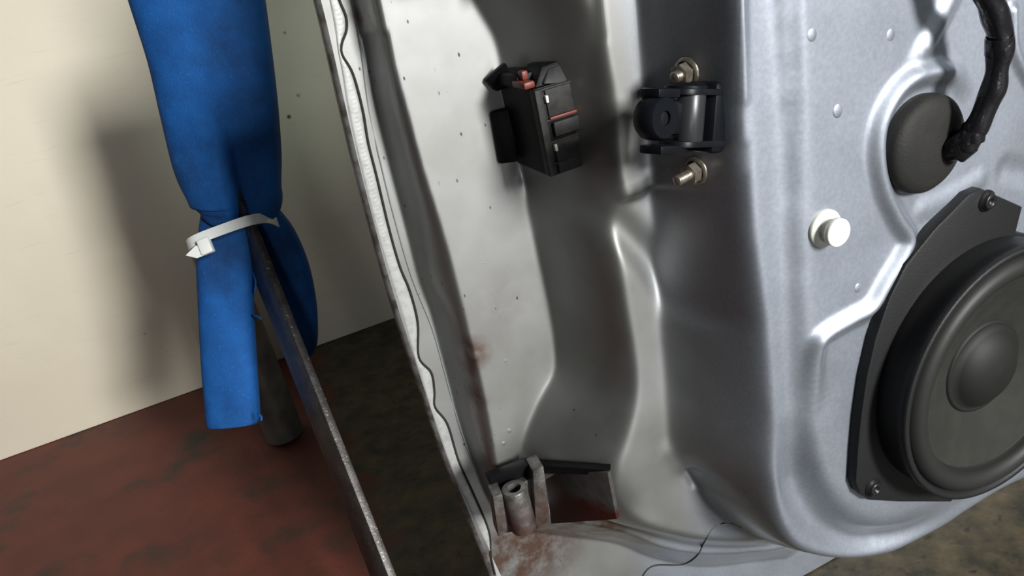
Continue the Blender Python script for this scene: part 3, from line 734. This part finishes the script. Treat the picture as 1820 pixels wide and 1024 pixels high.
lf = dens([(406, 385, 46, 0.733, -0.25), (404, 425, 49, 0.735, -0.2), (401, 470, 49, 0.737, -0.12), (402, 540, 47, 0.745, -0.08), (405, 600, 47, 0.752, -0.06), (409, 670, 47, 0.76, -0.06), (413, 720, 46.5, 0.767, -0.06), (414, 744, 46, 0.770, -0.06), (415, 751, 43, 0.771, -0.06), (415, 754, 36, 0.771, -0.06)], 4)
V, Fc = loft(lf, 0.017, 48, None, True, 3.0); mesh('flap', V, Fc, M_foam, FOAM)
rf = dens([(462, 380, 30, 0.752, -0.25), (476, 400, 34, 0.752, -0.2), (492, 430, 38, 0.754, -0.15), (508, 480, 42, 0.760, -0.1), (522, 540, 40, 0.768, -0.08), (533, 590, 32, 0.775, -0.08), (541, 618, 23, 0.779, -0.2), (546, 630, 13, 0.781, -0.3)], 4)
V, Fc = loft(rf, 0.014, 40, None, True, 2.6); mesh('flap', V, Fc, M_foam, FOAM)
# torn shreds
for a, b in (((449, 480), (453, 520)), ((450, 560), (464, 568)), ((459, 735), (464, 748))):
    mesh('shred', *tube(catmull([at2(*a, 0.738),at2((a[0] + b[0]) / 2 + 3, (a[1] + b[1]) / 2, 0.735),at2(*b, 0.735)], 4), 0.0012, 6), M_foam, FOAM)

m = bpy.data.materials.new('raw_flat_steel'); m.use_nodes = True; n = NT(m)
sc_ = n.mix(n.rng(n.noise(60, 7), 0.35, 0.68), (0.105, 0.10, 0.096), (0.05, 0.047, 0.045))
sc_ = n.mix(n.rng(n.noise(420, 3), 0.62, 0.72), sc_, (0.32, 0.31, 0.29))
n.lk(sc_, n.b.inputs['Base Color']); n.b.inputs['Metallic'].default_value = 0.55; n.b.inputs['Roughness'].default_value = 0.48
n.bump(n.noise(500, 4), 0.4, 0.0008)
M_flat = m
M_post = mat('dark_round_post', (0.115, 0.105, 0.09), 0.55, 0.1, col2=(0.06, 0.055, 0.047), scale=30, bump=0.3)
A  = at2(444, 385, 0.712); Bp  = at2(692, 1010, 0.640)
bd = Bp - A; bd /= np.linalg.norm(bd)
tfl = -A[2] / bd[2] if bd[2] < 0 else 1.0
END = A + bd * (tfl - 0.006); ST0 = A - bd * 0.045
STAND = empty('steel_stand', np.array([END[0], END[1], 0.0]), 'dark steel stand with slanting flat bar and round post', 'stand')
rr = RW @ np.array([1.0, 0.0, 0.0]); rr = rr - bd * (rr @ bd); rr /= np.linalg.norm(rr)
vv = np.cross(bd, rr)
if vv @ (RW @ np.array([0, 0, 1.0])) < 0: vv = -vv           # away from the camera
an = math.radians(27)
ex = rr * math.cos(an) + vv * math.sin(an)                    # thin direction (the lit edge)
ey = vv * math.cos(an) - rr * math.sin(an)                    # broad direction, away and to the left
mid = (ST0 + END) / 2
hl = np.linalg.norm(END - ST0) / 2
V, Fc = box(mid + ey * 0.027, (ex, ey, bd), (0.0036, 0.027, hl), 0.0008)
V = [np.array([v[0], v[1], max(v[2], 0.0)]) for v in V]
mesh('flat_bar', V, Fc, M_flat, STAND, auto=30)
pb = on_floor(508, 775); 
mesh('post', *lathe([(0.0, 0.0), (0.024, 0.0), (0.030, 0.005), (0.030, 0.335), (0.025, 0.338), (0.0, 0.338)], (np.array([1, 0, 0.]), np.array([0, 1., 0]), ZA), pb, 40), M_post, STAND, auto=50)
pt = pb + ZA * 0.27; jt = A + ey * 0.045 - bd * 0.005
mesh('cross_tube', *tube([pt, jt], 0.007, 16), M_post, STAND)

# cable tie
def ring_pts(n=64):
    c  = at2(419, 419, 0.735); r = RW @ np.array([math.cos(-0.35), math.sin(-0.35), 0.0]); d = -(RW @ np.array([0, 0.10, 1.0])); d = d - r * (r @ d); d /= np.linalg.norm(d)
    a = 74 * 0.731 * KF / F; b = 0.036
    out = []
    for k in range(n):
        t = 2 * math.pi * k / n
        cx, sx = math.copysign(abs(math.cos(t)) ** 0.55, math.cos(t)), math.copysign(abs(math.sin(t)) ** 0.55, math.sin(t))
        out.append(c + r * a * cx + d * b * sx)
    ax = np.cross(r, d); return out, ax / np.linalg.norm(ax), c, r, d
rp, ax_, c_, r_, d_ = ring_pts()
TIE = empty('cable_tie', c_, 'white nylon cable tie strapped round the blue foam', 'cable tie')
V = []; Fc = []; hwid = 0.0052; kN = len(rp)
for p in rp:
    o_ = (p - c_) / np.linalg.norm(p - c_)
    V += [p - ax_ * hwid, p + ax_ * hwid, p + ax_ * hwid + o_ * 0.0016, p - ax_ * hwid + o_ * 0.0016]
for k in range(kN):
    a, b = k * 4, ((k + 1) % kN) * 4
    for j in range(4): Fc.append([a + j, a + (j + 1) % 4, b + (j + 1) % 4, b + j])
mesh('strap', V, Fc, M_tie, TIE, auto=30)
hd = at2(366, 438, 0.700)
hx = RW @ np.array([math.cos(-0.38), math.sin(-0.38), 0]); hy = RW @ np.array([math.sin(0.38), math.cos(0.38), 0]); hzv = np.cross(hx, hy)
mesh('head', *box(hd, (hx, hy, hzv), (0.0060, 0.0078, 0.0045), 0.0015), M_tie, TIE, auto=35)
tp = [at2(x, y, 0.698) for x, y in ((362, 432), (368, 452), (350, 459), (330, 454), (346, 438))]
nn = RW @ np.array([0, 0, 1.0])
V = tp + [q + nn * 0.0018 for q in tp]; k = 5
Fc = [list(range(5)), list(range(5, 10))[::-1]] + [[i, (i + 1) % 5, 5 + (i + 1) % 5, 5 + i] for i in range(5)]
mesh('tail', V, Fc, M_tie, TIE, auto=30)
